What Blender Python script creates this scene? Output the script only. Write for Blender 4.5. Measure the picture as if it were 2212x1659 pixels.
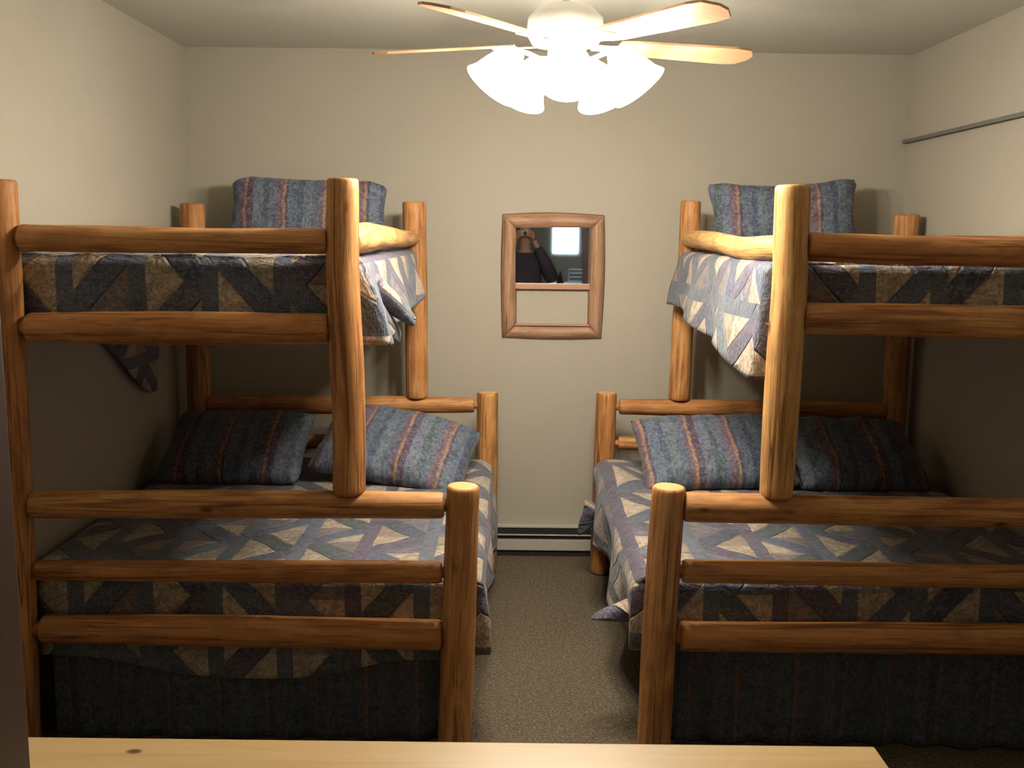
import bpy, bmesh, math, random
from mathutils import Vector, Matrix, noise
PI = math.pi
random.seed(7)
for o in list(bpy.data.objects): bpy.data.objects.remove(o)
COL = bpy.context.scene.collection
SC = bpy.context.scene

# ------------------------------------------------------------------ camera
cam_d = bpy.data.cameras.new('camera'); cam = bpy.data.objects.new('camera', cam_d); COL.objects.link(cam)
EYE = 1.77
pit, rol = math.radians(8.62), math.radians(.65)
fw = Vector((0, math.cos(pit), -math.sin(pit))); r0 = Vector((1, 0, 0)); u0 = r0.cross(fw)
rt = r0 * math.cos(rol) + u0 * math.sin(rol); up = -r0 * math.sin(rol) + u0 * math.cos(rol)
cam.matrix_world = Matrix(((rt.x, up.x, -fw.x, 0), (rt.y, up.y, -fw.y, 0), (rt.z, up.z, -fw.z, EYE), (0, 0, 0, 1)))
cam_d.sensor_width = 36; cam_d.lens = 36 * 2150 / 2212; cam_d.clip_start = .02
SC.camera = cam
# ------------------------------------------------------------------ daylight outside, exposure
w = bpy.data.worlds.new('daylight'); SC.world = w; w.use_nodes = True
w.node_tree.nodes['Background'].inputs[0].default_value = (.62, .82, 1, 1)
w.node_tree.nodes['Background'].inputs[1].default_value = 22.0
SC.view_settings.view_transform = 'Standard'; SC.view_settings.look = 'None'
SC.view_settings.exposure = 0.0; SC.view_settings.gamma = 1; SC.view_settings.use_curve_mapping = False
BULB_W = 24.0; BULB_COL = (1, .915, .765)
SHADE_EMIT = 20.0

# ------------------------------------------------------------------ node helpers
class NT:
    def __init__(s, name):
        s.m = bpy.data.materials.new(name); s.m.use_nodes = True; s.t = s.m.node_tree
        s.b = s.t.nodes['Principled BSDF']; s.out = s.t.nodes['Material Output']
    def n(s, k, **kw):
        x = s.t.nodes.new('ShaderNode' + k)
        for a, v in kw.items(): setattr(x, a, v)
        return x
    def put(s, sock, v):
        if v is None: return
        if isinstance(v, bpy.types.NodeSocket): s.t.links.new(v, sock)
        elif isinstance(v, (tuple, list)) and len(v) == 3 and sock.type == 'RGBA': sock.default_value = (*v, 1)
        else: sock.default_value = v
    def math(s, op, a, b=None, c=None, clamp=False):
        x = s.n('Math', operation=op, use_clamp=clamp)
        for i, v in enumerate((a, b, c)): s.put(x.inputs[i], v)
        return x.outputs[0]
    def vec(s, src, scale=(1, 1, 1), loc=(0, 0, 0), rot=(0, 0, 0)):
        x = s.n('Mapping'); s.put(x.inputs[0], src); x.inputs['Scale'].default_value = scale
        x.inputs['Location'].default_value = loc; x.inputs['Rotation'].default_value = rot
        return x.outputs[0]
    def attr(s, name): return s.n('Attribute', attribute_name=name).outputs['Vector']
    def noise(s, v, scale=5, detail=4, rough=.55, dist=0, col=False):
        x = s.n('TexNoise'); s.put(x.inputs['Vector'], v)
        for k, q in (('Scale', scale), ('Detail', detail), ('Roughness', rough), ('Distortion', dist)): x.inputs[k].default_value = q
        return x.outputs['Color' if col else 'Fac']
    def vor(s, v, scale=5, feature='F1', out='Distance'):
        x = s.n('TexVoronoi', feature=feature); s.put(x.inputs['Vector'], v); x.inputs['Scale'].default_value = scale
        return x.outputs[out]
    def ramp(s, f, stops, interp='LINEAR'):
        x = s.n('ValToRGB'); cr = x.color_ramp; cr.interpolation = interp
        while len(cr.elements) < len(stops): cr.elements.new(.5)
        for e, (p, c) in zip(cr.elements, stops):
            e.position = p; e.color = (*c, 1) if isinstance(c, tuple) else (c, c, c, 1)
        s.put(x.inputs[0], f); return x.outputs[0]
    def mix(s, f, a, b, mode='MIX'):
        x = s.n('Mix', data_type='RGBA', blend_type=mode)
        s.put(x.inputs[0], f); s.put(x.inputs[6], a); s.put(x.inputs[7], b); return x.outputs[2]
    def bump(s, h, strength=.3, dist=.01):
        x = s.n('Bump'); x.inputs['Strength'].default_value = strength; x.inputs['Distance'].default_value = dist
        s.put(x.inputs['Height'], h); s.t.links.new(x.outputs[0], s.b.inputs['Normal'])
    def fin(s, col=None, rough=.6, spec=None, **kw):
        s.put(s.b.inputs['Base Color'], col); s.put(s.b.inputs['Roughness'], rough)
        if spec is not None: s.b.inputs['Specular IOR Level'].default_value = spec
        for k, v in kw.items(): s.put(s.b.inputs[k.replace('_', ' ')], v)
        return s.m
def obj_vec(t): return t.n('TexCoord').outputs['Object']

def plain(name, col, rough=.6, metal=0, spec=.5):
    t = NT(name); n = t.noise(obj_vec(t), 30, 3)
    c = t.mix(n, tuple(x * .9 for x in col), tuple(min(1, x * 1.08) for x in col))
    return t.fin(c, rough, spec, Metallic=float(metal))

def wall_mat(name, col, bscale=160):
    t = NT(name); v = obj_vec(t)
    big = t.noise(v, 1.2, 2); c = t.mix(big, tuple(x * .97 for x in col), tuple(x * 1.02 for x in col))
    t.bump(t.noise(v, bscale, 2, .6), .25, .004)
    return t.fin(c, .75, .25)

def log_mat(name, a, b, c, rough=.5):
    t = NT(name); g = t.attr('grain')
    fine = t.noise(t.vec(g, (70, 70, 3.0)), 1, 6, .7, .5)
    mid = t.noise(t.vec(g, (16, 16, 2.4)), 1, 5, .65, 1.2)
    blot = t.noise(t.vec(g, (11, 11, 4.5), (2, 8, 1)), 1, 3, .6, .6)
    streak = t.noise(t.vec(g, (30, 30, 1.5), (5, 3, 9)), 1, 4, .6, 1.6)
    col = t.mix(t.ramp(mid, [(.38, 0.), (.62, 1.)]), a, b)
    col = t.mix(t.ramp(blot, [(.50, 0.), (.66, .6)]), col, tuple(x * .62 for x in b))
    col = t.mix(t.ramp(streak, [(.52, 0.), (.64, .8)]), col, c)
    col = t.mix(t.ramp(fine, [(.50, 0.), (.66, .6)]), col, c)
    kn = t.vor(t.vec(g, (7, 7, 3.0), (1, 2, 3)), 1)
    col = t.mix(t.ramp(kn, [(.045, .9), (.10, 0.)]), col, (.07, .028, .012))
    crack = t.noise(t.vec(g, (20, 20, .35), (11, 7, 2)), 1, 2, .4)
    cr = t.ramp(crack, [(.492, 0.), (.5, .85), (.508, 0.)])
    msk = t.ramp(t.noise(t.vec(g, (3, 3, 1.5), (4, 4, 4)), 1, 1), [(.50, 0.), (.56, 1.)])
    col = t.mix(t.math('MULTIPLY', cr, msk), col, (.05, .02, .008))
    t.bump(t.math('ADD', fine, t.math('MULTIPLY', mid, .6)), .3, .006)
    return t.fin(col, rough, .3)

def end_mat():
    t = NT('log_end_grain'); g = t.attr('grain')
    x = t.n('SeparateXYZ'); t.put(x.inputs[0], t.attr('local'))
    r = t.math('SQRT', t.math('ADD', t.math('POWER', x.outputs[0], 2.), t.math('POWER', x.outputs[1], 2.)))
    ring = t.math('SINE', t.math('MULTIPLY', t.math('ADD', r, t.math('MULTIPLY', t.noise(g, 20, 2), .006)), 900))
    col = t.mix(t.ramp(ring, [(.0, 0.), (.9, 1.)]), (.66, .38, .16), (.55, .28, .10))
    return t.fin(col, .5)

def board_mat(name, a, b, c, axis=0, rough=.35, knots=True):
    t = NT(name); v = obj_vec(t)
    sc = [40, 40, 40]; sc[axis] = 1.6
    f = t.noise(t.vec(v, sc), 1, 4, .6, .5)
    sc2 = [9, 9, 9]; sc2[axis] = .8
    m = t.noise(t.vec(v, sc2), 1, 3, .5, 1.)
    col = t.mix(t.ramp(m, [(.35, 0.), (.7, 1.)]), a, b)
    col = t.mix(t.ramp(f, [(.5, 0.), (.75, .45)]), col, c)
    if knots:
        for kx, ky, kr in ((-.618, .313, .011), (.05, -.12, .013), (.42, .02, .009), (-.33, -.2, .01)):
            q = t.vec(v, (.6, 1, 0), (-kx * .6, -ky, 0)); ln = t.n('VectorMath', operation='LENGTH'); t.put(ln.inputs[0], q)
            col = t.mix(t.ramp(ln.outputs['Value'], [(kr * .6, 1.), (kr, 0.)]), col, (.16, .07, .03))
    t.bump(f, .1, .002)
    return t.fin(col, rough, .5)

BLUE, DBLUE, GREEN, PURP, CREAM = (.07, .10, .16), (.03, .045, .085), (.048, .078, .06), (.085, .06, .10), (.52, .44, .30)
def print_noise(t, v, base, amt=.5, sc=38):
    "painterly print of blotches over a base colour"
    n1 = t.noise(v, sc, 5, .75, 2.); n2 = t.noise(v, sc * .5, 4, .65, 2.5); n3 = t.noise(v, sc * 1.5, 4, .7, 2.5); n4 = t.noise(v, sc * .75, 3, .6, 3.)
    c = t.mix(t.ramp(n1, [(.46, 0.), (.56, amt)]), base, (.19, .22, .28))
    c = t.mix(t.ramp(n2, [(.50, 0.), (.58, amt)]), c, (.05, .095, .06))
    c = t.mix(t.ramp(n4, [(.54, 0.), (.60, amt * .8)]), c, (.24, .13, .16))
    c = t.mix(t.ramp(n3, [(.50, 0.), (.58, min(1, amt * 1.2))]), c, (.03, .03, .085))
    return c
def quilt_mat():
    t = NT('patchwork_quilt'); uv = t.attr('cloth')
    jit = t.noise(uv, 6, 2); x = t.n('SeparateXYZ'); t.put(x.inputs[0], uv)
    u = t.math('ADD', x.outputs[0], t.math('MULTIPLY', jit, .008)); v = x.outputs[1]
    P, S = .236, .056
    cu = t.math('DIVIDE', u, P); cell = t.math('FLOOR', cu); fu = t.math('MULTIPLY', t.math('FRACT', cu), P)
    sash = t.math('LESS_THAN', fu, S)
    uu = t.math('DIVIDE', t.math('SUBTRACT', fu, S), P - S)          # 0..1 in the pieced strip
    H = .20
    vv = t.math('DIVIDE', t.math('ADD', v, t.math('MULTIPLY', cell, .105)), H)
    row = t.math('FLOOR', vv); pp = t.math('PINGPONG', vv, 1.0)
    d = t.math('ABSOLUTE', t.math('SUBTRACT', uu, pp))
    band = t.math('LESS_THAN', d, .30)
    wn = t.n('TexWhiteNoise', noise_dimensions='3D'); cmb = t.n('CombineXYZ')
    t.put(cmb.inputs[0], cell); t.put(cmb.inputs[1], row); t.t.links.new(cmb.outputs[0], wn.inputs['Vector'])
    bandc = t.ramp(wn.outputs['Value'], [(0, BLUE), (.3, GREEN), (.5, PURP), (.72, DBLUE), (.86, (.12, .16, .19))], 'CONSTANT')
    wn2 = t.n('TexWhiteNoise', noise_dimensions='1D'); t.put(wn2.inputs['W'], cell)
    sashc = t.ramp(wn2.outputs['Value'], [(0, (.11, .13, .19)), (.35, PURP), (.65, (.09, .12, .15))], 'CONSTANT')
    p3 = t.vec(uv, (1, 1, 1))
    bandp = print_noise(t, p3, bandc, .6)
    sgn = t.math('SUBTRACT', uu, pp); cmb2 = t.n('CombineXYZ'); t.put(cmb2.inputs[0], cell); t.put(cmb2.inputs[1], row); t.put(cmb2.inputs[2], t.math('GREATER_THAN', sgn, 0.))
    wn3 = t.n('TexWhiteNoise', noise_dimensions='3D'); t.t.links.new(cmb2.outputs[0], wn3.inputs['Vector'])
    patch = t.ramp(wn3.outputs['Value'], [(0, (.085, .11, .15)), (.14, (.16, .14, .13)), (.26, CREAM), (.78, (.34, .28, .20))], 'CONSTANT')
    crm = print_noise(t, p3, patch, .40, 26)
    crm = t.mix(t.ramp(t.noise(p3, 24, 3, .6, 1.5), [(.5, 0.), (.6, .5)]), crm, (.34, .20, .17))
    sashp = print_noise(t, p3, sashc, .45)
    c = t.mix(band, crm, bandp); c = t.mix(sash, c, sashp)
    seam = t.math('MINIMUM', t.math('ABSOLUTE', t.math('SUBTRACT', d, .30)), t.math('ABSOLUTE', t.math('SUBTRACT', fu, S)))
    hgt = t.math('ADD', t.math('MULTIPLY', t.ramp(seam, [(0, 0.), (.05, 1.)]), .6), t.noise(t.vec(uv, (14, 40, 1)), 1, 3, .6, 1.))
    t.bump(hgt, .8, .014)
    return t.fin(c, .62, .35, Sheen_Weight=.15)
def stripe_mat(name, gain=1.0, off=0.0):
    t = NT(name); uv = t.attr('cloth')
    x = t.n('SeparateXYZ'); t.put(x.inputs[0], uv)
    wob = t.math('MULTIPLY', t.noise(uv, 9, 2), .02)
    s = t.math('FRACT', t.math('ADD', t.math('DIVIDE', t.math('ADD', x.outputs[0], wob), .40), off))
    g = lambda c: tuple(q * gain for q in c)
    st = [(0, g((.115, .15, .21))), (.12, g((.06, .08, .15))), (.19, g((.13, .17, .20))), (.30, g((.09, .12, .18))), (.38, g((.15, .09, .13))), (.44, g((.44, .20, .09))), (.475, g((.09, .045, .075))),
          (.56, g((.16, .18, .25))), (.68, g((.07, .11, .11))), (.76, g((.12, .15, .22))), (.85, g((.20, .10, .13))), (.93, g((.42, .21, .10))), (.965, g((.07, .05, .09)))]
    c = t.ramp(s, st, 'CONSTANT')
    n1 = t.noise(uv, 34, 4, .7, 2.); n2 = t.noise(uv, 22, 3, .6, 2.); n3 = t.noise(uv, 60, 3, .6, 1)
    if off: c = t.mix(.45, c, g((.12, .15, .19)))
    c = t.mix(t.ramp(n1, [(.45, 0.), (.6, .6)]), c, g((.25, .28, .34)))
    c = t.mix(t.ramp(n2, [(.52, 0.), (.62, .5)]), c, g((.04, .075, .05)))
    c = t.mix(t.ramp(n3, [(.52, 0.), (.62, .65)]), c, g((.04, .035, .10)))
    t.bump(t.noise(t.vec(uv, (6, 18, 1)), 1, 3), .3, .01)
    return t.fin(c, .7, .3, Sheen_Weight=.1)
def carpet_mat():
    t = NT('speckled_carpet'); v = obj_vec(t)
    n = t.noise(v, 110, 3, .7); n2 = t.noise(v, 45, 2, .6); n3 = t.noise(v, 2, 2)
    c = t.ramp(n, [(.34, (.04, .031, .022)), (.5, (.140, .113, .078)), (.66, (.285, .238, .172))])
    c = t.mix(t.ramp(n2, [(.4, .5), (.6, 0.)]), c, (.09, .07, .05))
    c = t.mix(t.math('MULTIPLY', n3, .25), c, (.16, .13, .09))
    t.bump(n, .9, .012)
    return t.fin(c, .95, .1)

M = dict(
    wall=wall_mat('painted_wall', (.415, .381, .312)), ceil=wall_mat('painted_ceiling', (.56, .555, .485), 90),
    carpet=carpet_mat(),
    log=log_mat('peeled_log', (.58, .30, .112), (.43, .19, .062), (.19, .066, .02)),
    log2=log_mat('peeled_log_reddish', (.54, .255, .085), (.40, .165, .05), (.165, .055, .018)),
    logp=log_mat('peeled_log_pale', (.66, .40, .16), (.54, .29, .10), (.30, .125, .04)),
    end=end_mat(), quilt=quilt_mat(), stripe=stripe_mat('striped_sham', .78), skirt=stripe_mat('shade_darkened_skirt', .48, .3),  # skirt: the sham stripe darkened, shade under the bunks put into its colour
    pine=board_mat('varnished_pine', (.62, .44, .22), (.57, .38, .17), (.45, .27, .10)),
    dark=board_mat('dark_stained_wood', (.075, .032, .02), (.055, .022, .015), (.03, .012, .008), 2, .5, False),
    blade=board_mat('fan_blade_wood', (.62, .36, .20), (.52, .28, .15), (.36, .17, .09), 0, .4, False),
    mirrorwood=log_mat('mirror_frame_wood', (.44, .26, .16), (.36, .20, .12), (.24, .125, .075), .45),
    brass=plain('brushed_brass', (.55, .42, .22), .3, 1), metal=plain('bare_metal', (.5, .5, .5), .35, 1),
    heat=plain('heater_enamel', (.46, .44, .38), .45), black=plain('gap_shade_lens_black', (.012, .012, .015), .7),
    white=plain('white_laminate', (.8, .8, .78), .35), greyrail=plain('grey_painted_strip', (.17, .16, .14), .95, 0, .1),
    matt=plain('mattress_ticking', (.55, .52, .46), .8), slat=plain('rough_pine_slat', (.35, .2, .09), .7),
    fan_glare_white=plain('glare_white', (.78, .76, .72), .4),  # fan metal coloured white to stand in for the lamp glare over it
    skin=plain('skin', (.55, .30, .20), .5), shirt=plain('dark_violet_shirt', (.045, .035, .06), .85), trou=plain('blue_denim', (.04, .06, .11), .85),
    hair=plain('brown_hair', (.05, .025, .012), .6), shoe=plain('dark_leather', (.03, .02, .015), .5), cambody=plain('silver_camera_shell', (.35, .35, .37), .35),
)
def mirror_mat():
    t = NT('mirror_silvering'); n = t.noise(obj_vec(t), 3, 2)
    return t.fin(t.mix(n, (.86, .88, .87), (.90, .92, .91)), .02, .5, Metallic=1.0)
M['mirror'] = mirror_mat()
def shade_mat():
    t = NT('lit_frosted_glass'); n = t.noise(obj_vec(t), 12, 2)
    c = t.mix(n, (1, .93, .80), (1, .90, .74))
    t.put(t.b.inputs['Emission Color'], c); t.b.inputs['Emission Strength'].default_value = SHADE_EMIT
    return t.fin((.9, .88, .82), .4)
M['shade'] = shade_mat()
def bulb_mat():
    t = NT('lit_bulb'); t.put(t.b.inputs['Emission Color'], t.mix(t.noise(obj_vec(t), 5, 1), (1, .9, .72), (1, .92, .78))); t.b.inputs['Emission Strength'].default_value = 40
    return t.fin((1, 1, 1), .4)
M['bulb'] = bulb_mat()
def glass_mat():
    t = NT('window_glass'); t.b.inputs['Transmission Weight'].default_value = 1; t.b.inputs['IOR'].default_value = 1.02
    return t.fin(t.mix(t.noise(obj_vec(t), 2, 1), (.97, .99, 1), (1, 1, 1)), .0, .3)
M['glass'] = glass_mat()

# ------------------------------------------------------------------ object helpers
def empty(name, loc, label=None, cat=None, group=None, kind=None, rz=0):
    o = bpy.data.objects.new(name, None); COL.objects.link(o); o.location = loc; o.rotation_euler = (0, 0, rz)
    o.empty_display_size = .1; tag(o, label, cat, group, kind); return o
def tag(o, label=None, cat=None, group=None, kind=None):
    if label: o['label'] = label
    if cat: o['category'] = cat
    if group: o['group'] = group
    if kind: o['kind'] = kind
    return o
def link(name, me, mats, parent=None, smooth=True):
    o = bpy.data.objects.new(name, me); COL.objects.link(o)
    for m in (mats if isinstance(mats, (list, tuple)) else [mats]): me.materials.append(m)
    if smooth:
        for p in me.polygons: p.use_smooth = True
    if parent:
        o.parent = parent
        o.matrix_parent_inverse = Matrix.Identity(4)
        me.transform(parent_matrix(parent).inverted())
    return o
def parent_matrix(p):
    m = Matrix.Translation(p.location) @ p.rotation_euler.to_matrix().to_4x4()
    return (parent_matrix(p.parent) @ m) if p.parent else m
def mesh(verts, faces, attrs=None, matidx=None):
    me = bpy.data.meshes.new('m'); me.from_pydata([tuple(v) for v in verts], [], faces); me.update()
    for k, vals in (attrs or {}).items():
        a = me.attributes.new(k, 'FLOAT_VECTOR', 'POINT')
        for i, v in enumerate(vals): a.data[i].vector = v
    if matidx:
        for p, i in zip(me.polygons, matidx): p.material_index = i
    return me
def box(name, lo, hi, mat, parent=None, bevel=.004, smooth=False):
    bm = bmesh.new(); bmesh.ops.create_cube(bm, size=1)
    for v in bm.verts: v.co = Vector([(lo[i] + hi[i]) / 2 + v.co[i] * (hi[i] - lo[i]) for i in range(3)])
    if bevel: bmesh.ops.bevel(bm, geom=bm.edges[:], offset=bevel, segments=2, affect='EDGES', profile=.7)
    me = bpy.data.meshes.new(name); bm.to_mesh(me); bm.free()
    return link(name, me, mat, parent, smooth)
def boxes(name, items, mat, parent=None, bevel=.003):
    bm = bmesh.new()
    for lo, hi in items:
        r = bmesh.ops.create_cube(bm, size=1)
        for v in r['verts']: v.co = Vector([(lo[i] + hi[i]) / 2 + v.co[i] * (hi[i] - lo[i]) for i in range(3)])
        if bevel:
            es = list({e for v in r['verts'] for e in v.link_edges})
            bmesh.ops.bevel(bm, geom=es, offset=bevel, segments=2, affect='EDGES', profile=.7)
    me = bpy.data.meshes.new(name); bm.to_mesh(me); bm.free()
    return link(name, me, mat, parent, False)
def lathe(name, prof, centre, mat, parent=None, seg=32, axis=Vector((0, 0, 1)), cap=True):
    q = Vector((0, 0, 1)).rotation_difference(axis); vs = []; fs = []
    for r, z in prof:
        for k in range(seg):
            a = 2 * PI * k / seg; vs.append(Vector(centre) + q @ Vector((r * math.cos(a), r * math.sin(a), z)))
    for i in range(len(prof) - 1):
        for k in range(seg): fs.append((i * seg + k, i * seg + (k + 1) % seg, (i + 1) * seg + (k + 1) % seg, (i + 1) * seg + k))
    if cap: fs.append(tuple(range(seg))[::-1]); fs.append(tuple((len(prof) - 1) * seg + k for k in range(seg)))
    return link(name, mesh(vs, fs), mat, parent)
def tube(name, pts, rad, mat, parent=None, seg=12):
    vs, fs = [], []; pts = [Vector(p) for p in pts]; n = len(pts)
    for i, p in enumerate(pts):
        d = (pts[min(i + 1, n - 1)] - pts[max(i - 1, 0)]).normalized()
        a = d.orthogonal().normalized() if i == 0 else (a - d * a.dot(d)).normalized()
        b = d.cross(a); r = rad[i] if isinstance(rad, (list, tuple)) else rad
        for k in range(seg):
            t = 2 * PI * k / seg; vs.append(p + (a * math.cos(t) + b * math.sin(t)) * r)
    for i in range(n - 1):
        for k in range(seg): fs.append((i * seg + k, i * seg + (k + 1) % seg, (i + 1) * seg + (k + 1) % seg, (i + 1) * seg + k))
    fs.append(tuple(range(seg))[::-1]); fs.append(tuple((n - 1) * seg + k for k in range(seg)))
    return link(name, mesh(vs, fs), mat, parent)
SEED = [0]
def smoothpts(cp, n):
    "Catmull-Rom through control points (x,y,z,r)"
    cp = [Vector(c) for c in cp]; P = [cp[0] * 2 - cp[1]] + cp + [cp[-1] * 2 - cp[-2]]; out = []
    m = len(cp) - 1
    for i in range(n + 1):
        t = i / n * m; k = min(int(t), m - 1); f = t - k; a, b, c, d = P[k:k + 4]
        out.append(.5 * ((2 * b) + (c - a) * f + (2 * a - 5 * b + 4 * c - d) * f * f + (3 * b - a - 3 * c + d) * f ** 3))
    return out
def log(name, cp, mat, parent, tenon=(0, 0), rough=.05, ends=(1, 1), label=None):
    """peeled log through control points (x,y,z,r); tenon = length of the thinner peg on each end"""
    SEED[0] += 1; sd = SEED[0] * 3.71; seg = 28
    L = sum((Vector(cp[i + 1][:3]) - Vector(cp[i][:3])).length for i in range(len(cp) - 1))
    n = max(10, int(L / .035)); sp = smoothpts([Vector(c) for c in cp], n)
    rings = []   # (pos, r, isend)
    pos = [Vector(p[:3]) for p in sp]; rad = [p[3] for p in sp]
    d0 = (pos[0] - pos[1]).normalized(); d1 = (pos[-1] - pos[-2]).normalized()
    def cap(p, d, r, tn):
        out = []
        if tn: out += [(p + d * tn, r * .5, 0), (p + d * .001, r * .5, 0), (p, r * .55, 0)]
        else: out += [(p, r * .02, 1), (p, r * .6, 1)]
        out += [(p - d * .0005, r * .86, 0 if tn else 1), (p - d * .004, r * .95, 0), (p - d * .012, r, 0)]
        return out
    A = cap(pos[0], d0, rad[0], tenon[0]); B = cap(pos[-1], d1, rad[-1], tenon[1])
    mid = [(pos[i], rad[i], 0) for i in range(1, n)]
    rings = A + mid + B[::-1]
    vs, fs, gr, lc, mi = [], [], [], [], []; a = None; s = 0
    ax = (pos[-1] - pos[0]).normalized()
    for i, (p, r, e) in enumerate(rings):
        if i: s += (p - rings[i - 1][0]).length
        j0, j1 = max(i - 1, len(A) - 1 if i > len(A) - 1 else 0), min(i + 1, len(rings) - 1)
        d = ax if i < len(A) or i >= len(rings) - len(B) else (rings[j1][0] - rings[j0][0]).normalized()
        a = ax.orthogonal().normalized() if a is None else a
        aa = (a - d * a.dot(d)).normalized(); b = d.cross(aa)
        for k in range(seg):
            th = 2 * PI * k / seg; c, q = math.cos(th), math.sin(th)
            w = 1 + rough * noise.noise(Vector((c * 1.2, q * 1.2, s * 2.5 + sd))) + rough * .4 * noise.noise(Vector((c * 3, q * 3, s * 7 + sd)))
            vs.append(p + (aa * c + b * q) * r * w)
            gr.append((r * c + sd, r * q + sd * .7, s + sd * 2)); lc.append((r * c, r * q, s))
    N = len(rings)
    for i in range(N - 1):
        e = rings[i][2] and rings[i + 1][2]
        for k in range(seg):
            fs.append((i * seg + k, i * seg + (k + 1) % seg, (i + 1) * seg + (k + 1) % seg, (i + 1) * seg + k)); mi.append(1 if e else 0)
    fs.append(tuple(range(seg))[::-1]); mi.append(1); fs.append(tuple((N - 1) * seg + k for k in range(seg))); mi.append(1)
    o = link(name, mesh(vs, fs, {'grain': gr, 'local': lc}, mi), [mat, M['end']], parent)
    if label: o['label'] = label
    return o
def grid_mesh(cols, rows, fn, base=0):
    vs, at, fs = [], [], []
    for j in range(rows):
        for i in range(cols):
            p, c = fn(i / (cols - 1), j / (rows - 1)); vs.append(p); at.append(c)
    for j in range(rows - 1):
        for i in range(cols - 1):
            q = base + j * cols + i; fs.append((q, q + 1, q + cols + 1, q + cols))
    return vs, at, fs
def solid(o, th, off=-1):
    m = o.modifiers.new('thickness', 'SOLIDIFY'); m.thickness = th; m.offset = off
def nz(*a): return noise.noise(Vector(a))

# ------------------------------------------------------------------ the room
XL, XR, YB, YN, YF, ZC = -1.73, 2.07, 5.38, .2, -3.2, 2.71
def slab(name, lo, hi, mat): return tag(box(name, lo, hi, mat, None, 0), kind='structure')
slab('floor', (XL - .1, YF - .1, -.1), (XR + .1, YB + .1, 0), M['carpet'])
slab('ceiling', (XL - .1, YF - .1, ZC), (XR + .1, YB + .1, ZC + .1), M['ceil'])
slab('wall_back', (XL - .1, YB, 0), (XR + .1, YB + .1, ZC), M['wall'])
slab('wall_left', (XL - .1, YF, 0), (XL, YB, ZC), M['wall'])
slab('wall_right', (XR, YF, 0), (XR + .1, YB, ZC), M['wall'])
DX0, DX1 = -.56, .61
wn = tag(boxes('wall_doorway', [((XL, YN - .1, 0), (DX0, YN, ZC)), ((DX1, YN - .1, 0), (XR, YN, ZC)), ((DX0, YN - .1, 2.06), (DX1, YN, ZC))], M['wall'], None, 0), kind='structure')
tag(boxes('trim_1', [((DX0 - .06, YN - .12, 0), (DX0, YN + .015, 2.06)), ((DX1, YN - .12, 0), (DX1 + .06, YN + .015, 2.06)), ((DX0 - .06, YN - .12, 2.06), (DX1 + .06, YN + .015, 2.12))], M['dark']), kind='structure')
# far room window
WX0, WX1, WZ0, WZ1 = .31, .74, 1.46, 2.15
tag(boxes('wall_window', [((XL, YF - .1, 0), (WX0, YF, ZC)), ((WX1, YF - .1, 0), (XR, YF, ZC)), ((WX0, YF - .1, 0), (WX1, YF, WZ0)), ((WX0, YF - .1, WZ1), (WX1, YF, ZC))], M['wall'], None, 0), kind='structure')
wf = empty('window_1', ((WX0 + WX1) / 2, YF, WZ0), kind='structure')
boxes('window_frame', [((WX0, YF - .08, WZ0), (WX0 + .04, YF + .01, WZ1)), ((WX1 - .04, YF - .08, WZ0), (WX1, YF + .01, WZ1)), ((WX0, YF - .08, WZ0), (WX1, YF + .01, WZ0 + .04)), ((WX0, YF - .08, WZ1 - .04), (WX1, YF + .01, WZ1))], M['white'], wf)
box('window_pane', (WX0 + .03, YF - .05, WZ0 + .03), (WX1 - .03, YF - .044, WZ1 - .03), M['glass'], wf, 0)
# open dark door on the left
dr = empty('door_1', (-.54, YN + .03, 0), kind='structure')
box('door_leaf', (-.555, YN + .03, .012), (-.515, 1.0, 2.04), M['dark'], dr, .003)
lathe('door_handle', [(.004, 0), (.012, .0), (.012, .03), (.026, .04), (.028, .055), (.018, .068), (.002, .07)], (-.515, .93, 1.0), M['brass'], dr, 20, Vector((1, 0, 0)))

# ------------------------------------------------------------------ baseboard heater
hb = empty('baseboard_heater', (.2, YB, 0), 'cream enamelled baseboard heater along the foot of the back wall, between the beds', 'heater')
HX0, HX1 = XL + .02, XR - .02
box('back_plate', (HX0, YB - .012, .02), (HX1, YB - .001, .165), M['heat'], hb)
box('top_lip', (HX0, YB - .05, .157), (HX1, YB - .008, .165), M['heat'], hb, .002)
box('cavity_shade', (HX0, YB - .062, .002), (HX1, YB - .012, .152), M['black'], hb, .001)  # solid black box painted in for the shade inside and under the heater
box('damper_blade', (HX0, YB - .074, .120), (HX1, YB - .063, .126), M['heat'], hb, .001)
box('front_cover', (HX0, YB - .074, .036), (HX1, YB - .063, .098), M['heat'], hb, .003)
box('end_cap', (HX0 - .004, YB - .072, .015), (HX0 + .03, YB - .001, .167), M['heat'], hb)
box('end_cap', (HX1 - .03, YB - .072, .015), (HX1 + .004, YB - .001, .167), M['heat'], hb)

# thin rail on the right wall
tag(box('closet_rail', (XR - .030, 2.6, 2.258), (XR - .001, YB - .004, 2.277), M['greyrail'], None, .003), 'thin grey rail strip fixed high along the right wall', 'wall rail')

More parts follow.
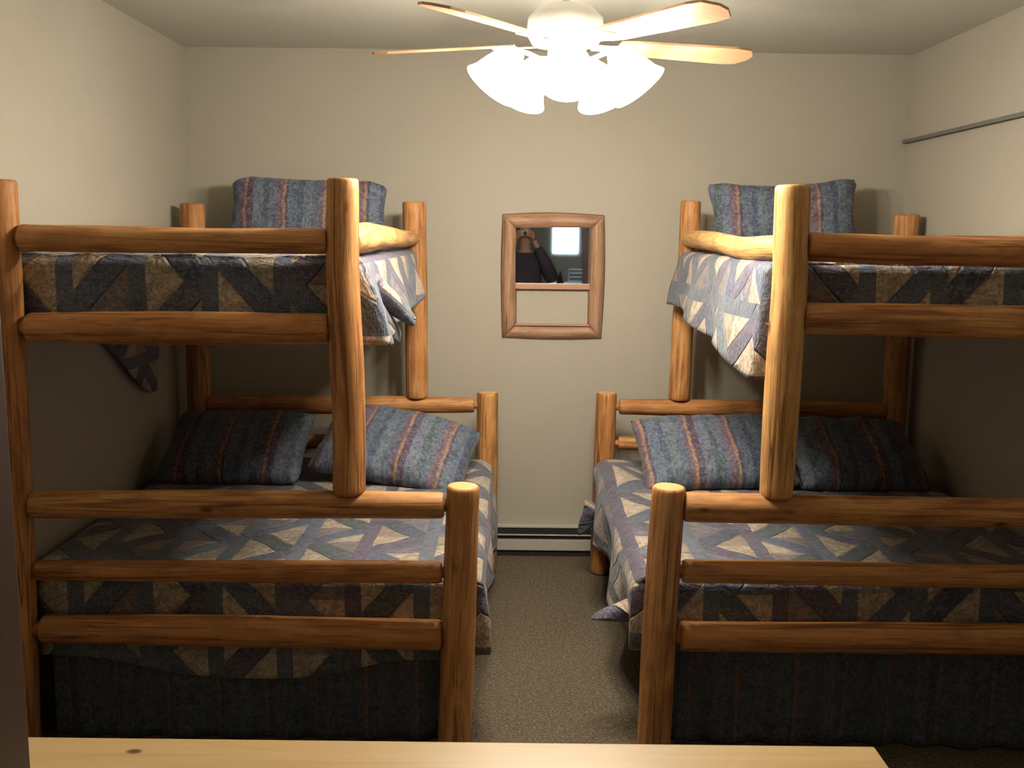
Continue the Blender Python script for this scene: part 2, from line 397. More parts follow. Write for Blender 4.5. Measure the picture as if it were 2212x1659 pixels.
# ------------------------------------------------------------------ wall mirror
def mirror():
    y = YB - .034
    t = empty('wall_mirror', (.2, YB, 1.53), 'rustic half-log framed mirror with an empty opening below its glass, hung on the back wall', 'mirror')
    x0, x1, z0, z1 = -.060, .482, 1.210, 1.868; wdt = .075
    def rail(pa, pb, bow, inward, r=.5):
        # half-round mitred rail; pa->pb outer corners, inward = unit vector to the inside
        pa, pb, inward = Vector(pa), Vector(pb), Vector(inward); d = (pb - pa); L = d.length; d.normalize()
        vs, fs, gr = [], [], []; N, S = 24, 10
        SEED[0] += 1; sd = SEED[0] * 2.3
        for i in range(N + 1):
            s = i / N
            for k in range(S + 1):
                q = k / S; a = PI * q; dep = .034 * math.sin(a) ** .7 if 0 < k < S else 0
                t0 = wdt * q; st = t0 + s * (L - 2 * t0)
                out = bow * math.sin(PI * s) * (1 - q)
                p = pa + d * st + inward * (t0 - out); p = Vector((p.x, y + .033 - dep * 1.0, p.z))
                vs.append(p); gr.append((q * .08 + sd, dep + sd, st + sd))
        for i in range(N):
            for k in range(S): a = i * (S + 1) + k; fs.append((a, a + 1, a + S + 2, a + S + 1))
        o = link('frame_rail', mesh(vs, fs, {'grain': gr}), M['mirrorwood'], t); solid(o, .004, 0)
    rail((x0, 0, z1), (x1, 0, z1), .012, (0, 0, -1)); rail((x1, 0, z1), (x1 - .002, 0, z0), .010, (-1, 0, 0))
    rail((x1, 0, z0), (x0 + .006, 0, z0), .008, (0, 0, 1)); rail((x0 + .004, 0, z0), (x0, 0, z1), .008, (1, 0, 0))
    box('cross_bar', (x0 + .07, y + .004, 1.474), (x1 - .07, y + .03, 1.506), M['mirrorwood'], t, .006)
    # glass: leans and turns a trifle in its rebate
    cx, cz = (x0 + x1) / 2, 1.655; hw, hz = (x1 - x0) / 2 - .072, .152
    g = bmesh.new(); bmesh.ops.create_cube(g, size=1)
    rot = Matrix.Rotation(MIRROR_YAW, 4, 'Z') @ Matrix.Rotation(MIRROR_TILT, 4, 'X')
    for v in g.verts: v.co = rot @ Vector((v.co.x * 2 * hw, v.co.y * .004, v.co.z * 2 * hz)) + Vector((cx, y + .017, cz))
    me = bpy.data.meshes.new('g'); g.to_mesh(me); g.free(); link('mirror_glass', me, M['mirror'], t, False)
    box('bottom_ledge', (x0 + .07, y - .0, z0 + .068), (x1 - .07, y + .03, z0 + .078), M['mirrorwood'], t, .002)
MIRROR_YAW, MIRROR_TILT = math.radians(-.65), math.radians(0)
mirror()

# ------------------------------------------------------------------ bunk beds
YFr, YBk = 3.2, 5.06
def bunk(side):
    L = side == 'left'
    t = empty('bunk_bed', (-.88 if L else 1.24, 4.13, 0),
              'honey-coloured peeled log bunk bed against the left wall, narrow bunk over a wide one' if L else
              'honey-coloured peeled log bunk bed against the right wall, wavy guard rail up top', 'bunk bed')
    A, B, C = M['log'], M['log2'], M['logp']
    if L:
        far, far_b, inn, inn_b, low, low_b = -1.632, -1.612, -.541, -.50, -.165, -.128
    else:
        far, far_b, inn, inn_b, low, low_b = 1.985, 1.965, .880, .872, .515, .489
    s = 1 if L else -1
    # posts
    if L:
        log('far_post', [(-1.663, YFr, 0, .052), (-1.648, YFr, .5, .052), (-1.636, YFr, 1.1, .054), (-1.629, YFr, 1.92, .055)], B, t)
        log('far_post', [(-1.612, YBk, 0, .058), (-1.612, YBk, 1, .058), (-1.61, YBk, 1.90, .060)], A, t)
        log('upper_post', [(-.536, YFr, .912, .0535), (-.532, YFr, 1.15, .0535), (-.537, YFr, 1.42, .054), (-.545, YFr, 1.65, .052), (-.542, YFr, 1.935, .050)], A, t)
        log('upper_post', [(-.488, YBk, .925, .057), (-.492, YBk, 1.4, .058), (-.50, YBk, 1.92, .060)], A, t)
        log('low_post', [(-.184, YFr, 0, .0575), (-.170, YFr, .5, .0575), (-.158, YFr, .945, .0555)], A, t)
        log('low_post', [(-.127, YBk, 0, .056), (-.126, YBk, .5, .056), (-.125, YBk, .958, .055)], A, t)
    else:
        log('far_post', [(1.99, YFr, 0, .056), (1.985, YFr, 1.0, .056), (1.98, YFr, 1.90, .056)], B, t)
        log('far_post', [(1.972, YBk, 0, .062), (1.972, YBk, 1, .062), (1.971, YBk, 1.885, .062)], A, t)
        log('upper_post', [(.877, YFr, .918, .0545), (.879, YFr, 1.15, .057), (.882, YFr, 1.4, .058), (.885, YFr, 1.62, .0555), (.880, YFr, 1.93, .0555)], C, t)
        log('upper_post', [(.861, YBk, .93, .055), (.868, YBk, 1.35, .054), (.882, YBk, 1.55, .054), (.884, YBk, 1.94, .051)], A, t)
        log('low_post', [(.500, YFr, 0, .0575), (.508, YFr, .5, .0575), (.522, YFr, .95, .0555)], A, t)
        log('low_post', [(.479, YBk, 0, .056), (.483, YBk, .5, .055), (.488, YBk, .965, .052)], B, t)
    # footboard (near end) rails, with pegs into the posts
    fx, lx = far + s * .045, low - s * .062
    mid = (fx + lx) / 2; ux = inn - s * .052
    T = (.03, .04)
    def fr(nm, x0, x1, z0, z1, z2, ra, rb, rc, m, y=YFr):
        log(nm, [(x0, y, z0, ra), ((x0 + x1) / 2, y, z1, rb), (x1, y, z2, rc)], m, t, T)
    if L:
        fr('footboard_rail', fx, lx + .006, .862, .872, .876, .045, .047, .044, A)
        fr('footboard_rail', fx, lx, .636, .640, .645, .034, .037, .037, B)
        fr('footboard_rail', fx + .01, lx, .430, .430, .424, .047, .054, .050, B)
        fr('footboard_rail', fx + .018, ux, 1.738, 1.735, 1.738, .043, .040, .041, A)
        fr('footboard_rail', fx + .024, ux, 1.452, 1.455, 1.458, .047, .054, .050, B)
    else:
        fr('footboard_rail', fx, lx - .004, .872, .874, .880, .050, .049, .050, A)
        fr('footboard_rail', fx, lx, .652, .655, .660, .040, .041, .040, A)
        fr('footboard_rail', fx, lx, .434, .432, .430, .052, .052, .050, B)
        fr('footboard_rail', fx, ux, 1.726, 1.726, 1.738, .044, .046, .046, B)
        fr('footboard_rail', fx, ux, 1.503, 1.505, 1.512, .054, .054, .050, A)
    # headboard (wall end) rails
    bx, blx, bux = far_b + s * .045, low_b - s * .065, inn_b - s * .052
    fr('headboard_rail', bx, blx, .882, .885, .892, .047, .049, .040, B if not L else A, YBk)
    fr('headboard_rail', bx, blx, .69, .69, .70, .036, .038, .034, A, YBk)
    fr('headboard_rail', bx, blx, .42, .42, .42, .046, .048, .046, B, YBk)
    fr('headboard_rail', bx, bux, 1.72, 1.72, 1.72, .042, .042, .042, A, YBk)
    fr('headboard_rail', bx, bux, 1.46, 1.46, 1.46, .046, .048, .046, B, YBk)
    # long side rails
    y0, y1 = YFr + .095, YBk - .06
    zs = 1.455 if L else 1.50
    log('side_rail', [(low, y0, .42, .048), (low, 4.1, .42, .050), (low_b, y1, .42, .048)], B, t, (.07, .05))
    log('side_rail', [(far, y0, .42, .048), (far, 4.1, .42, .050), (far_b, y1, .42, .048)], B, t, (.07, .05))
    log('side_rail', [(inn, y0, zs, .044), (inn, 4.1, zs, .046), (inn_b, y1, zs, .044)], B, t, (.07, .05))
    log('side_rail', [(far, y0, zs, .044), (far, 4.1, zs, .046), (far_b, y1, zs, .044)], B, t, (.07, .05))
    if L:
        log('guard_rail', [(-.535, YFr + .045, 1.742, .043), (-.525, 3.50, 1.747, .052), (-.52, 3.72, 1.749, .048), (-.52, 4.1, 1.748, .045), (-.515, 4.5, 1.741, .041), (-.505, YBk - .05, 1.738, .036)], C, t, T, .08)
    else:
        log('guard_rail', [(.88, YFr + .045, 1.735, .040), (.874, 3.45, 1.728, .044), (.868, 3.75, 1.722, .043), (.872, 4.1, 1.735, .041), (.876, 4.5, 1.746, .043), (.874, YBk - .05, 1.750, .040)], C, t, T, .08)
    log('guard_rail', [(far, YFr + .05, 1.74, .040), (far, 4.1, 1.74, .042), (far_b, y1, 1.74, .040)], A, t, T)
    # slats under both mattresses
    for zt, xa, xb in ((.40, far, low), (zs + (-.02), far, inn)):
        boxes('slats', [((min(xa, xb) + .02, 3.42 + k * .27, zt - .02), (max(xa, xb) - .02, 3.50 + k * .27, zt)) for k in range(6)], M['slat'], t, .002)
    return t
bunk('left'); bunk('right')

# mattresses, hidden below the quilts
def mattress(x0, x1, z0, z1, label):
    o = box('mattress', (x0, 3.32, z0), (x1, 4.96, z1), M['matt'], None, .045, True); tag(o, label, 'mattress', None)
mattress(-1.55, -.235, .405, .585, 'thick mattress of the lower left bunk, wholly under its quilt')
mattress(.59, 1.90, .405, .585, 'thick mattress of the lower right bunk, wholly under its quilt')
mattress(-1.55, -.60, 1.44, 1.66, 'narrow mattress of the upper left bunk, wholly under its quilt')
mattress(.94, 1.90, 1.485, 1.665, 'narrow mattress of the upper right bunk, wholly under its quilt')

# ------------------------------------------------------------------ quilts
def quilt(label, xw, xi, ztop, y0, y1, hem_in, hem_out, front_z, seed, off=(0, 0), wrap=.10, flare=.05, bump=None, group=None, rr=.065):
    """cloth laid over a bed. xw = wall-side outer plane, xi = inner outer plane"""
    s = 1 if xi > xw else -1; W = abs(xi - xw); R = rr; q = PI * R / 2
    vs, at, fs = [], [], []
    def side(e, y, sgn):
        fl = flare if sgn == 2 else 0    # e = arc length past the start of the rounded edge -> (outward, z)
        if e < q: a = e / R; return R * math.sin(a) - R, -R + R * math.cos(a)
        d = e - q; rip = (.020 if sgn == 2 else .008) * math.sin(y * 9 + seed + sgn) * min(1, d / .12) + .012 * nz(y * 5, seed, d * 4) * min(1, d / .05)
        return rip + fl * d, -R - d
    def put(a_in, y, zoff=0.):
        pass
    nA, nT, nB = 12, 34, 16; NY = 60
    ys = [y1 - (y1 - y0) * j / NY for j in range(NY + 1)]
    cols = nA + nT + nB + 1
    def row(y, extra=0.):
        out = []
        ho, hi = hem_out(y), hem_in(y)
        for i in range(cols):
            if i < nA:   # wall side
                e = ho * (1 - i / nA); dx, dz = side(e, y, 1); a = -dx; u = R - e; zz = ztop + dz
                p = Vector((xw + s * (-dx), y, zz))
            elif i <= nA + nT:
                f = (i - nA) / nT; a = R + f * (W - 2 * R); u = a
                puff = .008 * nz(a * 6, y * 6, seed) + .006 * nz(a * 14, y * 14, seed + 5)
                if bump: puff += bump(xw + s * a, y)
                p = Vector((xw + s * a, y, ztop + puff))
            else:
                e = hi * (i - nA - nT) / nB; dx, dz = side(e, y, 2); u = W - R + e
                b = bump(xi - s * .05, y) * max(0, 1 - e / .25) if bump else 0
                if extra > 0 and e > q * .6:      # wrapped round the near corner, turning in towards the bed
                    p = Vector((xi + s * (dx - extra), y0 - .004, ztop + dz + b))
                elif extra > 0: p = Vector((xi + s * (dx - extra * .3), y0, ztop + dz + b))
                else: p = Vector((xi + s * dx, y, ztop + dz + b))
            out.append((p, (u + off[0], y - extra + off[1], 0)))
        return out
    rows = [row(y) for y in ys]
    for r_ in rows:
        for p, c in r_: vs.append(p); at.append(c)
    for j in range(len(rows) - 1):
        for i in range(cols - 1):
            k = j * cols + i; fs.append((k, k + 1, k + cols + 1, k + cols))
    # the near-corner wrap of the inner side
    base = len(vs); wr = [row(y0, wrap * k / 4) for k in range(0, 5)]; i0 = nA + nT + 1
    for r_ in wr:
        for p, c in r_[i0:]: vs.append(p); at.append(c)
    nc = cols - i0
    for j in range(4):
        for i in range(nc - 1):
            k = base + j * nc + i; fs.append((k, k + 1, k + nc + 1, k + nc))
    # near-end drop behind the footboard rails
    base = len(vs); NF = 18
    for j in range(NF + 1):
        for i in range(nA, nA + nT + 1):
            f = (i - nA) / nT; a = R + f * (W - 2 * R); x = xw + s * a
            tot = q + (ztop - R - front_z(f)); e = tot * j / NF
            r2 = .03; q2 = PI * r2 / 2
            if e < q2: g = e / r2; yy = y0 + r2 - r2 * math.sin(g) - .0; zz = ztop - r2 + r2 * math.cos(g)
            else: yy = y0 + .006 * math.sin(x * 11 + seed) * min(1, (e - q2) * 6); zz = ztop - r2 - (e - q2)
            if j == 0: yy = y0
            puff = .008 * nz(a * 6, y0 * 6, seed) * max(0, 1 - e * 8)
            vs.append(Vector((x, yy - (.03 if e >= q2 else .03 * math.sin(e / r2)), zz + puff))); at.append((a + off[0], y0 - e + off[1], 0))
    nc = nT + 1
    for j in range(NF):
        for i in range(nT):
            k = base + j * nc + i; fs.append((k, k + 1, k + nc + 1, k + nc))
    me = mesh(vs, fs, {'cloth': at}); bm = bmesh.new(); bm.from_mesh(me)
    bmesh.ops.remove_doubles(bm, verts=bm.verts, dist=.0008); bmesh.ops.recalc_face_normals(bm, faces=bm.faces); bm.to_mesh(me); bm.free()
    o = link('quilt', me, M['quilt']); solid(o, .012, 0); tag(o, label, 'quilt', group); return o
def flap(parent, base_c, tip, ru, rv, upv, droop, off=(0, 0), label=None, ex=.62):
    "pointed pocket of folded quilt at a corner: a soft flattened cone"
    bc, tp, upv = Vector(base_c), Vector(tip), Vector(upv); d = (tp - bc); L = d.length; d.normalize()
    sidev = d.cross(upv).normalized(); upv = sidev.cross(d).normalized(); vs, at, fs = [], [], []; N, S = 16, 28
    for i in range(N + 1):
        f = i / N; k = (1 - f) ** ex if f < 1 else .02; k = max(k, .02)
        c = bc + d * L * f + Vector((0, 0, -droop * math.sin(PI * f) * .5 - droop * f * f * .2))
        for j in range(S):
            a = 2 * PI * j / S; w = 1 + .10 * math.sin(3 * a + 5 * f)
            vs.append(c + (upv * math.sin(a) * ru + sidev * math.cos(a) * rv) * k * w); at.append((a / PI * .09 + off[0], f * L + off[1], 0))
    for i in range(N):
        for j in range(S): fs.append((i * S + j, i * S + (j + 1) % S, (i + 1) * S + (j + 1) % S, (i + 1) * S + j))
    fs.append(tuple(N * S + j for j in range(S))); fs.append(tuple(range(S))[::-1])
    o = link('folded_corner', mesh(vs, fs, {'cloth': at}), M['quilt'], parent)
    if label: o['label'] = label
    return o
def ss(a, b, x): t = max(0, min(1, (x - a) / (b - a))); return t * t * (3 - 2 * t)
QY0, QY1 = 3.285, 4.985
q1 = quilt('patchwork quilt on the upper left bunk, one pale corner sticking out beside the post', -1.69, -.487, 1.682, QY0, QY1,
      lambda y: .245 + .05 * ss(4.6, 4.0, y) + .02 * math.sin(y * 6), lambda y: .28 + .42 * ss(3.8, 4.68, y) * (1 - ss(4.70, 4.76, y)) , lambda f: 1.42, 1.3, (.03, .0), .10, .24, rr=.045)
flap(q1, (-.505, 3.44, 1.59), (-.365, 3.70, 1.425), .052, .050, (0, 0, 1), -.02, (.10, .1), None, .38)
flap(q1, (-.475, 3.42, 1.49), (-.425, 3.74, 1.375), .060, .028, (0, 0, 1), .0, (.02, .3), None, .35)
q2 = quilt('patchwork quilt on the upper right bunk, its long corner hanging past the guard rail', 2.03, .826, 1.682, QY0, QY1,
      lambda y: .28 + .06 * ss(4.9, 4.0, y) + .07 * ss(3.8, 3.3, y), lambda y: .30, lambda f: 1.50, 4.1, (.09, .04), .07, .17, rr=.045)
q3 = quilt('patchwork quilt on the wide lower left bunk, hem hanging over the bed skirt', -1.69, -.092, .612, QY0, QY1,
      lambda y: .31 + .10 * ss(3.9, 4.6, y) + .02 * math.sin(y * 8), lambda y: .25,
      lambda f: .335 - .075 * math.exp(-((f - .50) / .28) ** 4), 7.7, (.05, .0), .05, .0)
def rb(x, y): return .065 * math.exp(-((x - .47) / .16) ** 2 - ((y - 4.62) / .28) ** 2)
q4 = quilt('patchwork quilt on the wide lower right bunk, spilling towards the carpet beside the post', 2.03, .425, .612, QY0, QY1,
      lambda y: .33 + .03 * math.sin(y * 7) + .09 * ss(4.5, 4.9, y), lambda y: .25, lambda f: .375, 9.2, (.10, .06), .05, .02, rb)
flap(q4, (.445, 3.42, .435), (.290, 3.40, .405), .040, .060, (0, 0, 1), -.01, (.3, .1), 'grey-blue pointed corner of the quilt')
flap(q4, (.43, 4.90, .40), (.352, 4.93, .24), .05, .06, (0, 1, 0), -.01, (.3, .1))

# ------------------------------------------------------------------ bed skirts
def skirt(label, xw, xi, y0, y1, seed):
    s = 1 if xi > xw else -1
    path = []
    L1 = abs(xi - xw); L2 = y1 - y0; L = L1 + L2; N = 340; NZ = 14; vs, at, fs = [], [], []
    for j in range(NZ + 1):
        z = .392 * (1 - j / NZ) + .008; g = (j / NZ)
        for i in range(N + 1):
            d = L * i / N
            amp = (.004 + .018 * g) * (.6 + .8 * nz(d * 3, seed, 0) ** 2 * 2)
            w = amp * math.sin(d * 38 + 3 * nz(d * 2, seed, 3)) + .03 * g * nz(d * 2.2, seed, 1)
            if d <= L1: p = Vector((xw + s * d, y0 + w, z))
            else: p = Vector((xi + s * w, y0 + (d - L1), z))
            c = min(1, abs(d - L1) / .06)
            vs.append(p if c >= 1 else Vector((p.x - s * (1 - c) * .012, p.y + (1 - c) * .012, z))); at.append((d * 1.15 + .05 * nz(d * 3, seed, 9), z + seed, 0))
    for j in range(NZ):
        for i in range(N): k = j * (N + 1) + i; fs.append((k, k + 1, k + N + 2, k + N + 1))
    o = link('bed_skirt', mesh(vs, fs, {'cloth': at}), M['skirt']); solid(o, .004, 0); tag(o, label, 'bed skirt')
skirt('shade-darkened striped gathered bed skirt below the lower left bunk, beneath the scalloped quilt hem', -1.585, -.235, 3.275, 4.95, 2.0)
skirt('shade-darkened striped gathered bed skirt below the lower right bunk, under the straight quilt hem', 1.90, .575, 3.275, 4.95, 6.0)

# ------------------------------------------------------------------ pillows
def pillow(label, loc, w, h, th, rot, seed, off=0., pinch=.06, ears=.05, warp=None, group=None):
    R = Matrix.Translation(loc) @ Matrix.Rotation(rot[2], 4, 'Z') @ Matrix.Rotation(rot[1], 4, 'Y') @ Matrix.Rotation(rot[0], 4, 'X')
    N, K = 44, 32; vs, at, fs = [], [], []
    def shape(u, v, sgn):
        au, av = abs(u), abs(v)
        x = u * w / 2 * (1 - pinch * (1 - av ** 2) * au ** 3) ; y = v * h / 2 * (1 - pinch * 1.4 * (1 - au ** 2) * av ** 3)
        cor = max(0, au + av - 1.72) / .28;  x += math.copysign(1, u) * ears * cor; y += math.copysign(1, v) * ears * cor
        t = max(0, (1 - au ** 3.2)) ** .55 * max(0, (1 - av ** 3.2)) ** .55
        z = sgn * (th / 2 * t * (1 + .12 * nz(u * 2, v * 2, seed)) + .0015) + .012 * nz(u * 3, v * 3, seed + 3) + .006 * nz(u * 9, v * 4, seed)
        p = Vector((x, y, z))
        if warp: p = warp(p, u, v)
        return p
    for sgn in (1, -1):
        for j in range(K + 1):
            for i in range(N + 1):
                u, v = -1 + 2 * i / N, -1 + 2 * j / K
                p = shape(u, v, sgn); vs.append(R @ p); at.append((p.x + off, p.y + seed, 0))
    T = (N + 1) * (K + 1)
    for j in range(K):
        for i in range(N):
            k = j * (N + 1) + i; fs.append((k, k + 1, k + N + 2, k + N + 1)); k += T; fs.append((k, k + N + 1, k + N + 2, k + 1))
    me = mesh(vs, fs, {'cloth': at}); bm = bmesh.new(); bm.from_mesh(me)
    lim = lambda i, j: i in (0, N) or j in (0, K)
    bm.verts.ensure_lookup_table()
    for j in range(K + 1):
        for i in range(N + 1):
            if lim(i, j):
                a = bm.verts[j * (N + 1) + i]; b = bm.verts[j * (N + 1) + i + T]; c = (a.co + b.co) / 2; a.co = c; b.co = c
    bmesh.ops.remove_doubles(bm, verts=bm.verts, dist=.0002); bm.to_mesh(me); bm.free()
    return tag(link('pillow', me, M['stripe']), label, 'pillow', group)
up_ = math.radians(78)
pillow('striped pillow leaning upright on the wall at the head of the upper left bunk', (-1.035, 5.09, 1.865), .80, .35, .15, (up_, math.radians(1.5), 0), 1., .08, .05, -.028)
def dip(p, u, v):
    p.y -= .03 * (1 - u * u) * max(0, v) ; p.x *= 1 + .06 * max(0, v); return p
pillow('striped pillow with a sagging top edge leaning at the head of the upper right bunk', (1.355, 5.08, 1.88), .74, .38, .15, (up_, math.radians(-2.5), 0), 2., .21, .06, -.026, dip)
lay = math.radians(27)
def bent(p, u, v):
    p.z -= .05 * max(0, u) ** 2 ; return p
pillow('striped pillow beside the inner log post on the lower left bunk, in the light', (-.545, 4.63, .765), .74, .52, .17, (lay, math.radians(7), math.radians(-8)), 3., .12, .05, -.012, bent)
pillow('striped pillow on the lower left bunk in deep shade near the left wall', (-1.30, 4.63, .752), .68, .52, .17, (lay, 0, 0), 4., .0, .05, -.012)
pillow('striped pillow beside the inner log post on the lower right bunk, in the light', (.955, 4.60, .762), .74, .50, .18, (lay + .05, math.radians(-2), math.radians(3)), 5., .30, .05, -.012)
pillow('striped pillow on the lower right bunk in deep shade near the right wall', (1.62, 4.63, .752), .62, .52, .17, (lay, 0, 0), 6., .1, .05, -.012)

# ------------------------------------------------------------------ ceiling fan with light kit
FX, FY, FZ = .165, 3.47, 2.40
fan = empty('ceiling_fan', (FX, FY, ZC), 'ceiling fan with pale wooden blades and glaring lit glass shades', 'ceiling fan')
lathe('canopy', [(.02, 0), (.07, .0), (.072, -.02), (.055, -.05), (.02, -.06)], (FX, FY, ZC), M['fan_glare_white'], fan)
lathe('downrod', [(.013, 0), (.013, -.2)], (FX, FY, ZC - .05), M['fan_glare_white'], fan)
lathe('motor_housing', [(.03, .10), (.09, .085), (.125, .05), (.13, .0), (.11, -.035), (.05, -.045)], (FX, FY, FZ + .03), M['fan_glare_white'], fan, 40)
for k in range(5):
    a = math.radians(18 + 72 * k)
    rot = Matrix.Translation((FX, FY, FZ)) @ Matrix.Rotation(a, 4, 'Z') @ Matrix.Rotation(math.radians(-12), 4, 'X')
    outl = [(.19, -.045), (.24, -.055), (.62, -.070), (.675, -.062), (.705, -.018), (.705, .018), (.675, .062), (.62, .070), (.24, .055), (.19, .045)]
    n = len(outl); vs = [rot @ Vector((x, y, .004)) for x, y in outl] + [rot @ Vector((x, y, -.004)) for x, y in outl]
    fs = [tuple(range(n)), tuple(range(2 * n - 1, n - 1, -1))] + [(i, i + n, (i + 1) % n + n, (i + 1) % n) for i in range(n)]
    me = mesh(vs, fs); bl = link('blade', me, M['blade'], fan, False)
    io = [(.10, -.02), (.17, -.02), (.23, -.038), (.26, 0), (.23, .038), (.17, .02), (.10, .02)]; n = len(io)
    vs = [rot @ Vector((x, y, -.005)) for x, y in io] + [rot @ Vector((x, y, -.010)) for x, y in io]
    fs = [tuple(range(n)), tuple(range(2 * n - 1, n - 1, -1))] + [(i, i + n, (i + 1) % n + n, (i + 1) % n) for i in range(n)]
    link('blade_iron', mesh(vs, fs), M['fan_glare_white'], bl, False)
lathe('light_fitter', [(.02, .02), (.055, .01), (.06, -.03), (.04, -.06), (.012, -.075)], (FX, FY, FZ - .02), M['fan_glare_white'], fan)
for k in range(5):
    a = math.radians(54 + 72 * k); dv = Vector((math.cos(a), math.sin(a), 0)); c0 = Vector((FX, FY, FZ - .05))
    e = c0 + dv * .165 + Vector((0, 0, .015))
    arm = tube('light_arm', [c0 + dv * .03, c0 + dv * .09 + Vector((0, 0, -.004)), c0 + dv * .135 + Vector((0, 0, .012)), e], .008, M['fan_glare_white'], fan)
    ax = (dv * .62 + Vector((0, 0, -.78))).normalized()
    sh = lathe('glass_shade', [(.024, 0), (.036, .02), (.060, .05), (.074, .09), (.084, .125), (.098, .150), (.095, .150), (.080, .125), (.070, .09), (.056, .05), (.032, .02)], e, M['shade'], fan, 28, ax, False)  # shades made larger and spread wider to fill the area of lamp glare
    lathe('bulb', [(.004, .118), (.018, .112), (.027, .095), (.026, .075), (.016, .05), (.012, .02)][::-1], e, M['bulb'], sh, 18, ax)
    ld = bpy.data.lights.new('bulb_light', 'POINT'); ld.energy = BULB_W; ld.color = BULB_COL; ld.shadow_soft_size = .035
    lo = bpy.data.objects.new('bulb_light', ld); COL.objects.link(lo); lo.location = e + ax * .185

# ------------------------------------------------------------------ pine table in front of the camera
tb = empty('pine_table', (-.12, 1.52, 0), 'varnished knotty pine table in the foreground, cut off by the lower picture edge', 'table')
box('tabletop', (-1.0, 1.12, .722), (.742, 1.885, .75), M['pine'], tb, .004)
boxes('apron', [((-.93, 1.83, .63), (.67, 1.85, .722)), ((-.93, 1.16, .63), (.67, 1.18, .722)), ((-.93, 1.18, .63), (-.91, 1.83, .722)), ((.65, 1.18, .63), (.67, 1.83, .722))], M['pine'], tb)
for x in (-.94, .62):
    for y in (1.165, 1.785): box('leg', (x, y, 0), (x + .06, y + .06, .722), M['pine'], tb, .005)

# ------------------------------------------------------------------ what the mirror shows behind the camera
ct = empty('counter', (.7, -2.6, 0), 'high white topped counter below the bright window, seen in the mirror', 'counter')
box('counter_top', (.30, -2.95, 1.09), (1.6, -2.2, 1.12), M['white'], ct)
box('cabinet', (.36, -2.9, 0), (1.54, -2.3, 1.09), M['dark'], ct)
rk = empty('wire_rack', (.66, -2.6, 1.12), 'small white wire rack standing on the counter, seen in the mirror', 'rack')
for z in (1.15, 1.20, 1.25, 1.30): tube('wire', [(.56, -2.68, z), (.56, -2.5, z), (.76, -2.5, z), (.76, -2.68, z), (.56, -2.68, z)], .006, M['white'], rk, 8)
for x, y in ((.56, -2.68), (.76, -2.68), (.56, -2.5), (.76, -2.5)): tube('upright', [(x, y, 1.12), (x, y, 1.31)], .007, M['white'], rk, 8)
co = lathe('cone_ornament', [(.05, 0), (.048, .01), (.022, .10), (.003, .17)], (.44, -2.4, 1.12), M['shirt'])
tag(co, 'small dark cone-shaped object on the counter, seen in the mirror', 'ornament')

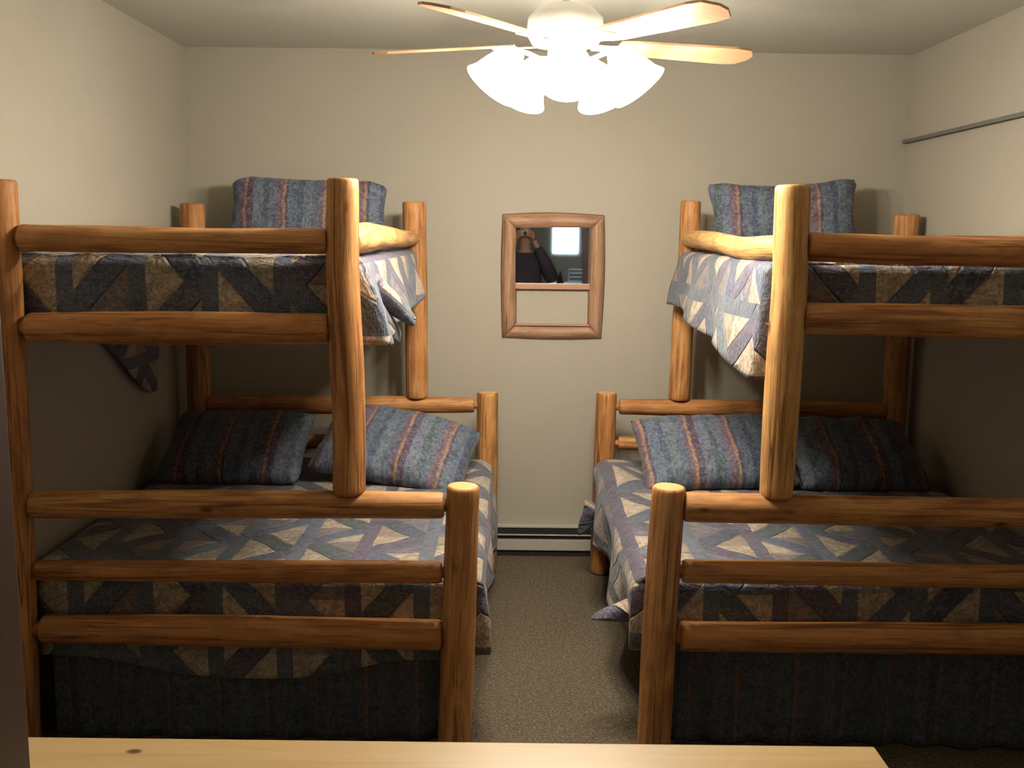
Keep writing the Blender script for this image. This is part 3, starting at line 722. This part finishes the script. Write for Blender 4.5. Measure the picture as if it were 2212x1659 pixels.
# person taking the photograph
def skinned(name, verts, edges, rads, mat, parent, root=0, sub=2):
    me = bpy.data.meshes.new(name); me.from_pydata([Vector(v) for v in verts], edges, []); me.update()
    o = link(name, me, mat, parent, False); m = o.modifiers.new('skin', 'SKIN'); m.use_smooth_shade = True
    if not me.skin_vertices: me.attributes.new('skin_vertex', 'FLOAT', 'POINT')
    sv = me.skin_vertices[0].data
    for i, r in enumerate(rads): sv[i].radius = (r, r) if not isinstance(r, tuple) else r; sv[i].use_root = (i == root)
    ms = o.modifiers.new('sub', 'SUBSURF'); ms.levels = sub; ms.render_levels = sub
    return o
def person():
    t = empty('person', (0, -.30, 0), 'person in a dark shirt holding a camera up to the face, reflected in the mirror', 'person')
    X, Yp = 0., -.30
    V = [(X, Yp, .98), (X, Yp, 1.12), (X, Yp - .01, 1.30), (X, Yp - .01, 1.47), (X, Yp, 1.57), (X, Yp + .03, 1.65), (X, Yp + .05, 1.74), (X, Yp + .05, 1.82), (X, Yp + .04, 1.87)]
    Rd = [(.17, .12), (.15, .11), (.16, .12), (.15, .10), (.065, .06), (.06, .06), (.078, .09), (.082, .098), (.05, .06)]
    Ed = [(i, i + 1) for i in range(8)]
    def chain(start, pts, rr):
        p = start
        for q_, r_ in zip(pts, rr): V.append(q_); Rd.append(r_); Ed.append((p, len(V) - 1)); p = len(V) - 1
        return p
    for s in (-1, 1):
        chain(3, [(s * .17, Yp, 1.50), (s * .25, Yp + .03, 1.38), (s * .30, Yp + .06, 1.27), (s * .24, Yp + .16, 1.42), (s * .15, Yp + .235, 1.60), (s * .095, Yp + .245, 1.70)], [.062, .052, .042, .038, .028, .026])
        chain(0, [(s * .10, Yp, .90), (s * .11, Yp + .01, .50), (s * .115, Yp - .02, .10)], [.088, .058, .04])
    body = skinned('body', V, Ed, Rd, M['skin'], t)
    # hands: palm with four fingers and a thumb each, closed round the camera sides
    for s in (-1, 1):
        hv = [(s * .095, Yp + .245, 1.70), (s * .085, Yp + .25, 1.745)]; hr = [.024, .026]; he = [(0, 1)]
        for k in range(4):
            z = 1.735 + .019 * k; ln = (.85, 1, .98, .8)[k]
            hv += [(s * .080, Yp + .265, z), (s * .070, Yp + .285, z + .004), (s * (.070 - .024 * ln), Yp + .290, z + .004), (s * (.070 - .044 * ln), Yp + .289, z + .002)]
            b = len(hv) - 4; hr += [.0095, .009, .0085, .0075]; he += [(1, b), (b, b + 1), (b + 1, b + 2), (b + 2, b + 3)]
        hv += [(s * .07, Yp + .242, 1.735), (s * .05, Yp + .243, 1.745), (s * .032, Yp + .245, 1.75)]; b = len(hv) - 3; hr += [.012, .0105, .009]; he += [(1, b), (b, b + 1), (b + 1, b + 2)]
        skinned('hand', hv, he, hr, M['skin'], t, 0, 1)
    # shirt
    V2 = [(X, Yp, .96), (X, Yp, 1.12), (X, Yp - .01, 1.30), (X, Yp - .01, 1.47), (X, Yp, 1.56)]; R2 = [(.215, .155), (.20, .15), (.205, .15), (.19, .13), (.085, .08)]
    E2 = [(0, 1), (1, 2), (2, 3), (3, 4)]
    for s in (-1, 1):
        p = 3
        for q_, r_ in zip([(s * .17, Yp, 1.50), (s * .25, Yp + .03, 1.38), (s * .305, Yp + .06, 1.265), (s * .235, Yp + .165, 1.43), (s * .17, Yp + .22, 1.56), (s * .125, Yp + .235, 1.64)], [.086, .090, .086, .076, .060, .048]):
            V2.append(q_); R2.append(r_); E2.append((p, len(V2) - 1)); p = len(V2) - 1
    skinned('shirt', V2, E2, R2, M['shirt'], t)
    V3 = [(X, Yp, 1.0), (X, Yp, .93)]; R3 = [(.185, .135), (.18, .13)]; E3 = [(0, 1)]
    for s in (-1, 1):
        p = 1
        for q_, r_ in zip([(s * .105, Yp, .82), (s * .11, Yp + .01, .50), (s * .115, Yp - .02, .07)], [.10, .075, .065]):
            V3.append(q_); R3.append(r_); E3.append((p, len(V3) - 1)); p = len(V3) - 1
    skinned('trousers', V3, E3, R3, M['trou'], t)
    for s in (-1, 1): skinned('shoe', [(s * .115, Yp - .05, .05), (s * .12, Yp + .06, .045), (s * .125, Yp + .17, .035)], [(0, 1), (1, 2)], [.048, .046, .034], M['shoe'], t)
    skinned('hair', [(0, Yp - .02, 1.74), (0, Yp - .01, 1.82), (0, Yp + .03, 1.885), (0, Yp + .09, 1.895)], [(0, 1), (1, 2), (2, 3)], [(.075, .06), (.085, .075), (.078, .05), (.06, .03)], M['hair'], t)
    fy = Yp + .05 + .092
    skinned('nose', [(0, fy - .004, 1.765), (0, fy + .012, 1.735)], [(0, 1)], [.008, .013], M['skin'], t, 0, 1)
    for s in (-1, 1):
        skinned('ear', [(s * .082, Yp + .04, 1.775), (s * .09, Yp + .035, 1.75), (s * .083, Yp + .045, 1.725)], [(0, 1), (1, 2)], [.011, .013, .009], M['skin'], t, 0, 1)
    c = empty('compact_camera', (0, -.03, 1.74), 'small silver compact camera held up by the person in the mirror', 'camera')
    box('camera_body', (-.048, -.052, 1.742), (.048, -.028, 1.800), M['cambody'], c, .005)
    lathe('lens', [(.022, 0), (.022, .008), (.018, .012), (.016, .012), (.002, .010)], (0, -.029, 1.770), M['black'], c, 24, Vector((0, 1, 0)))
person()
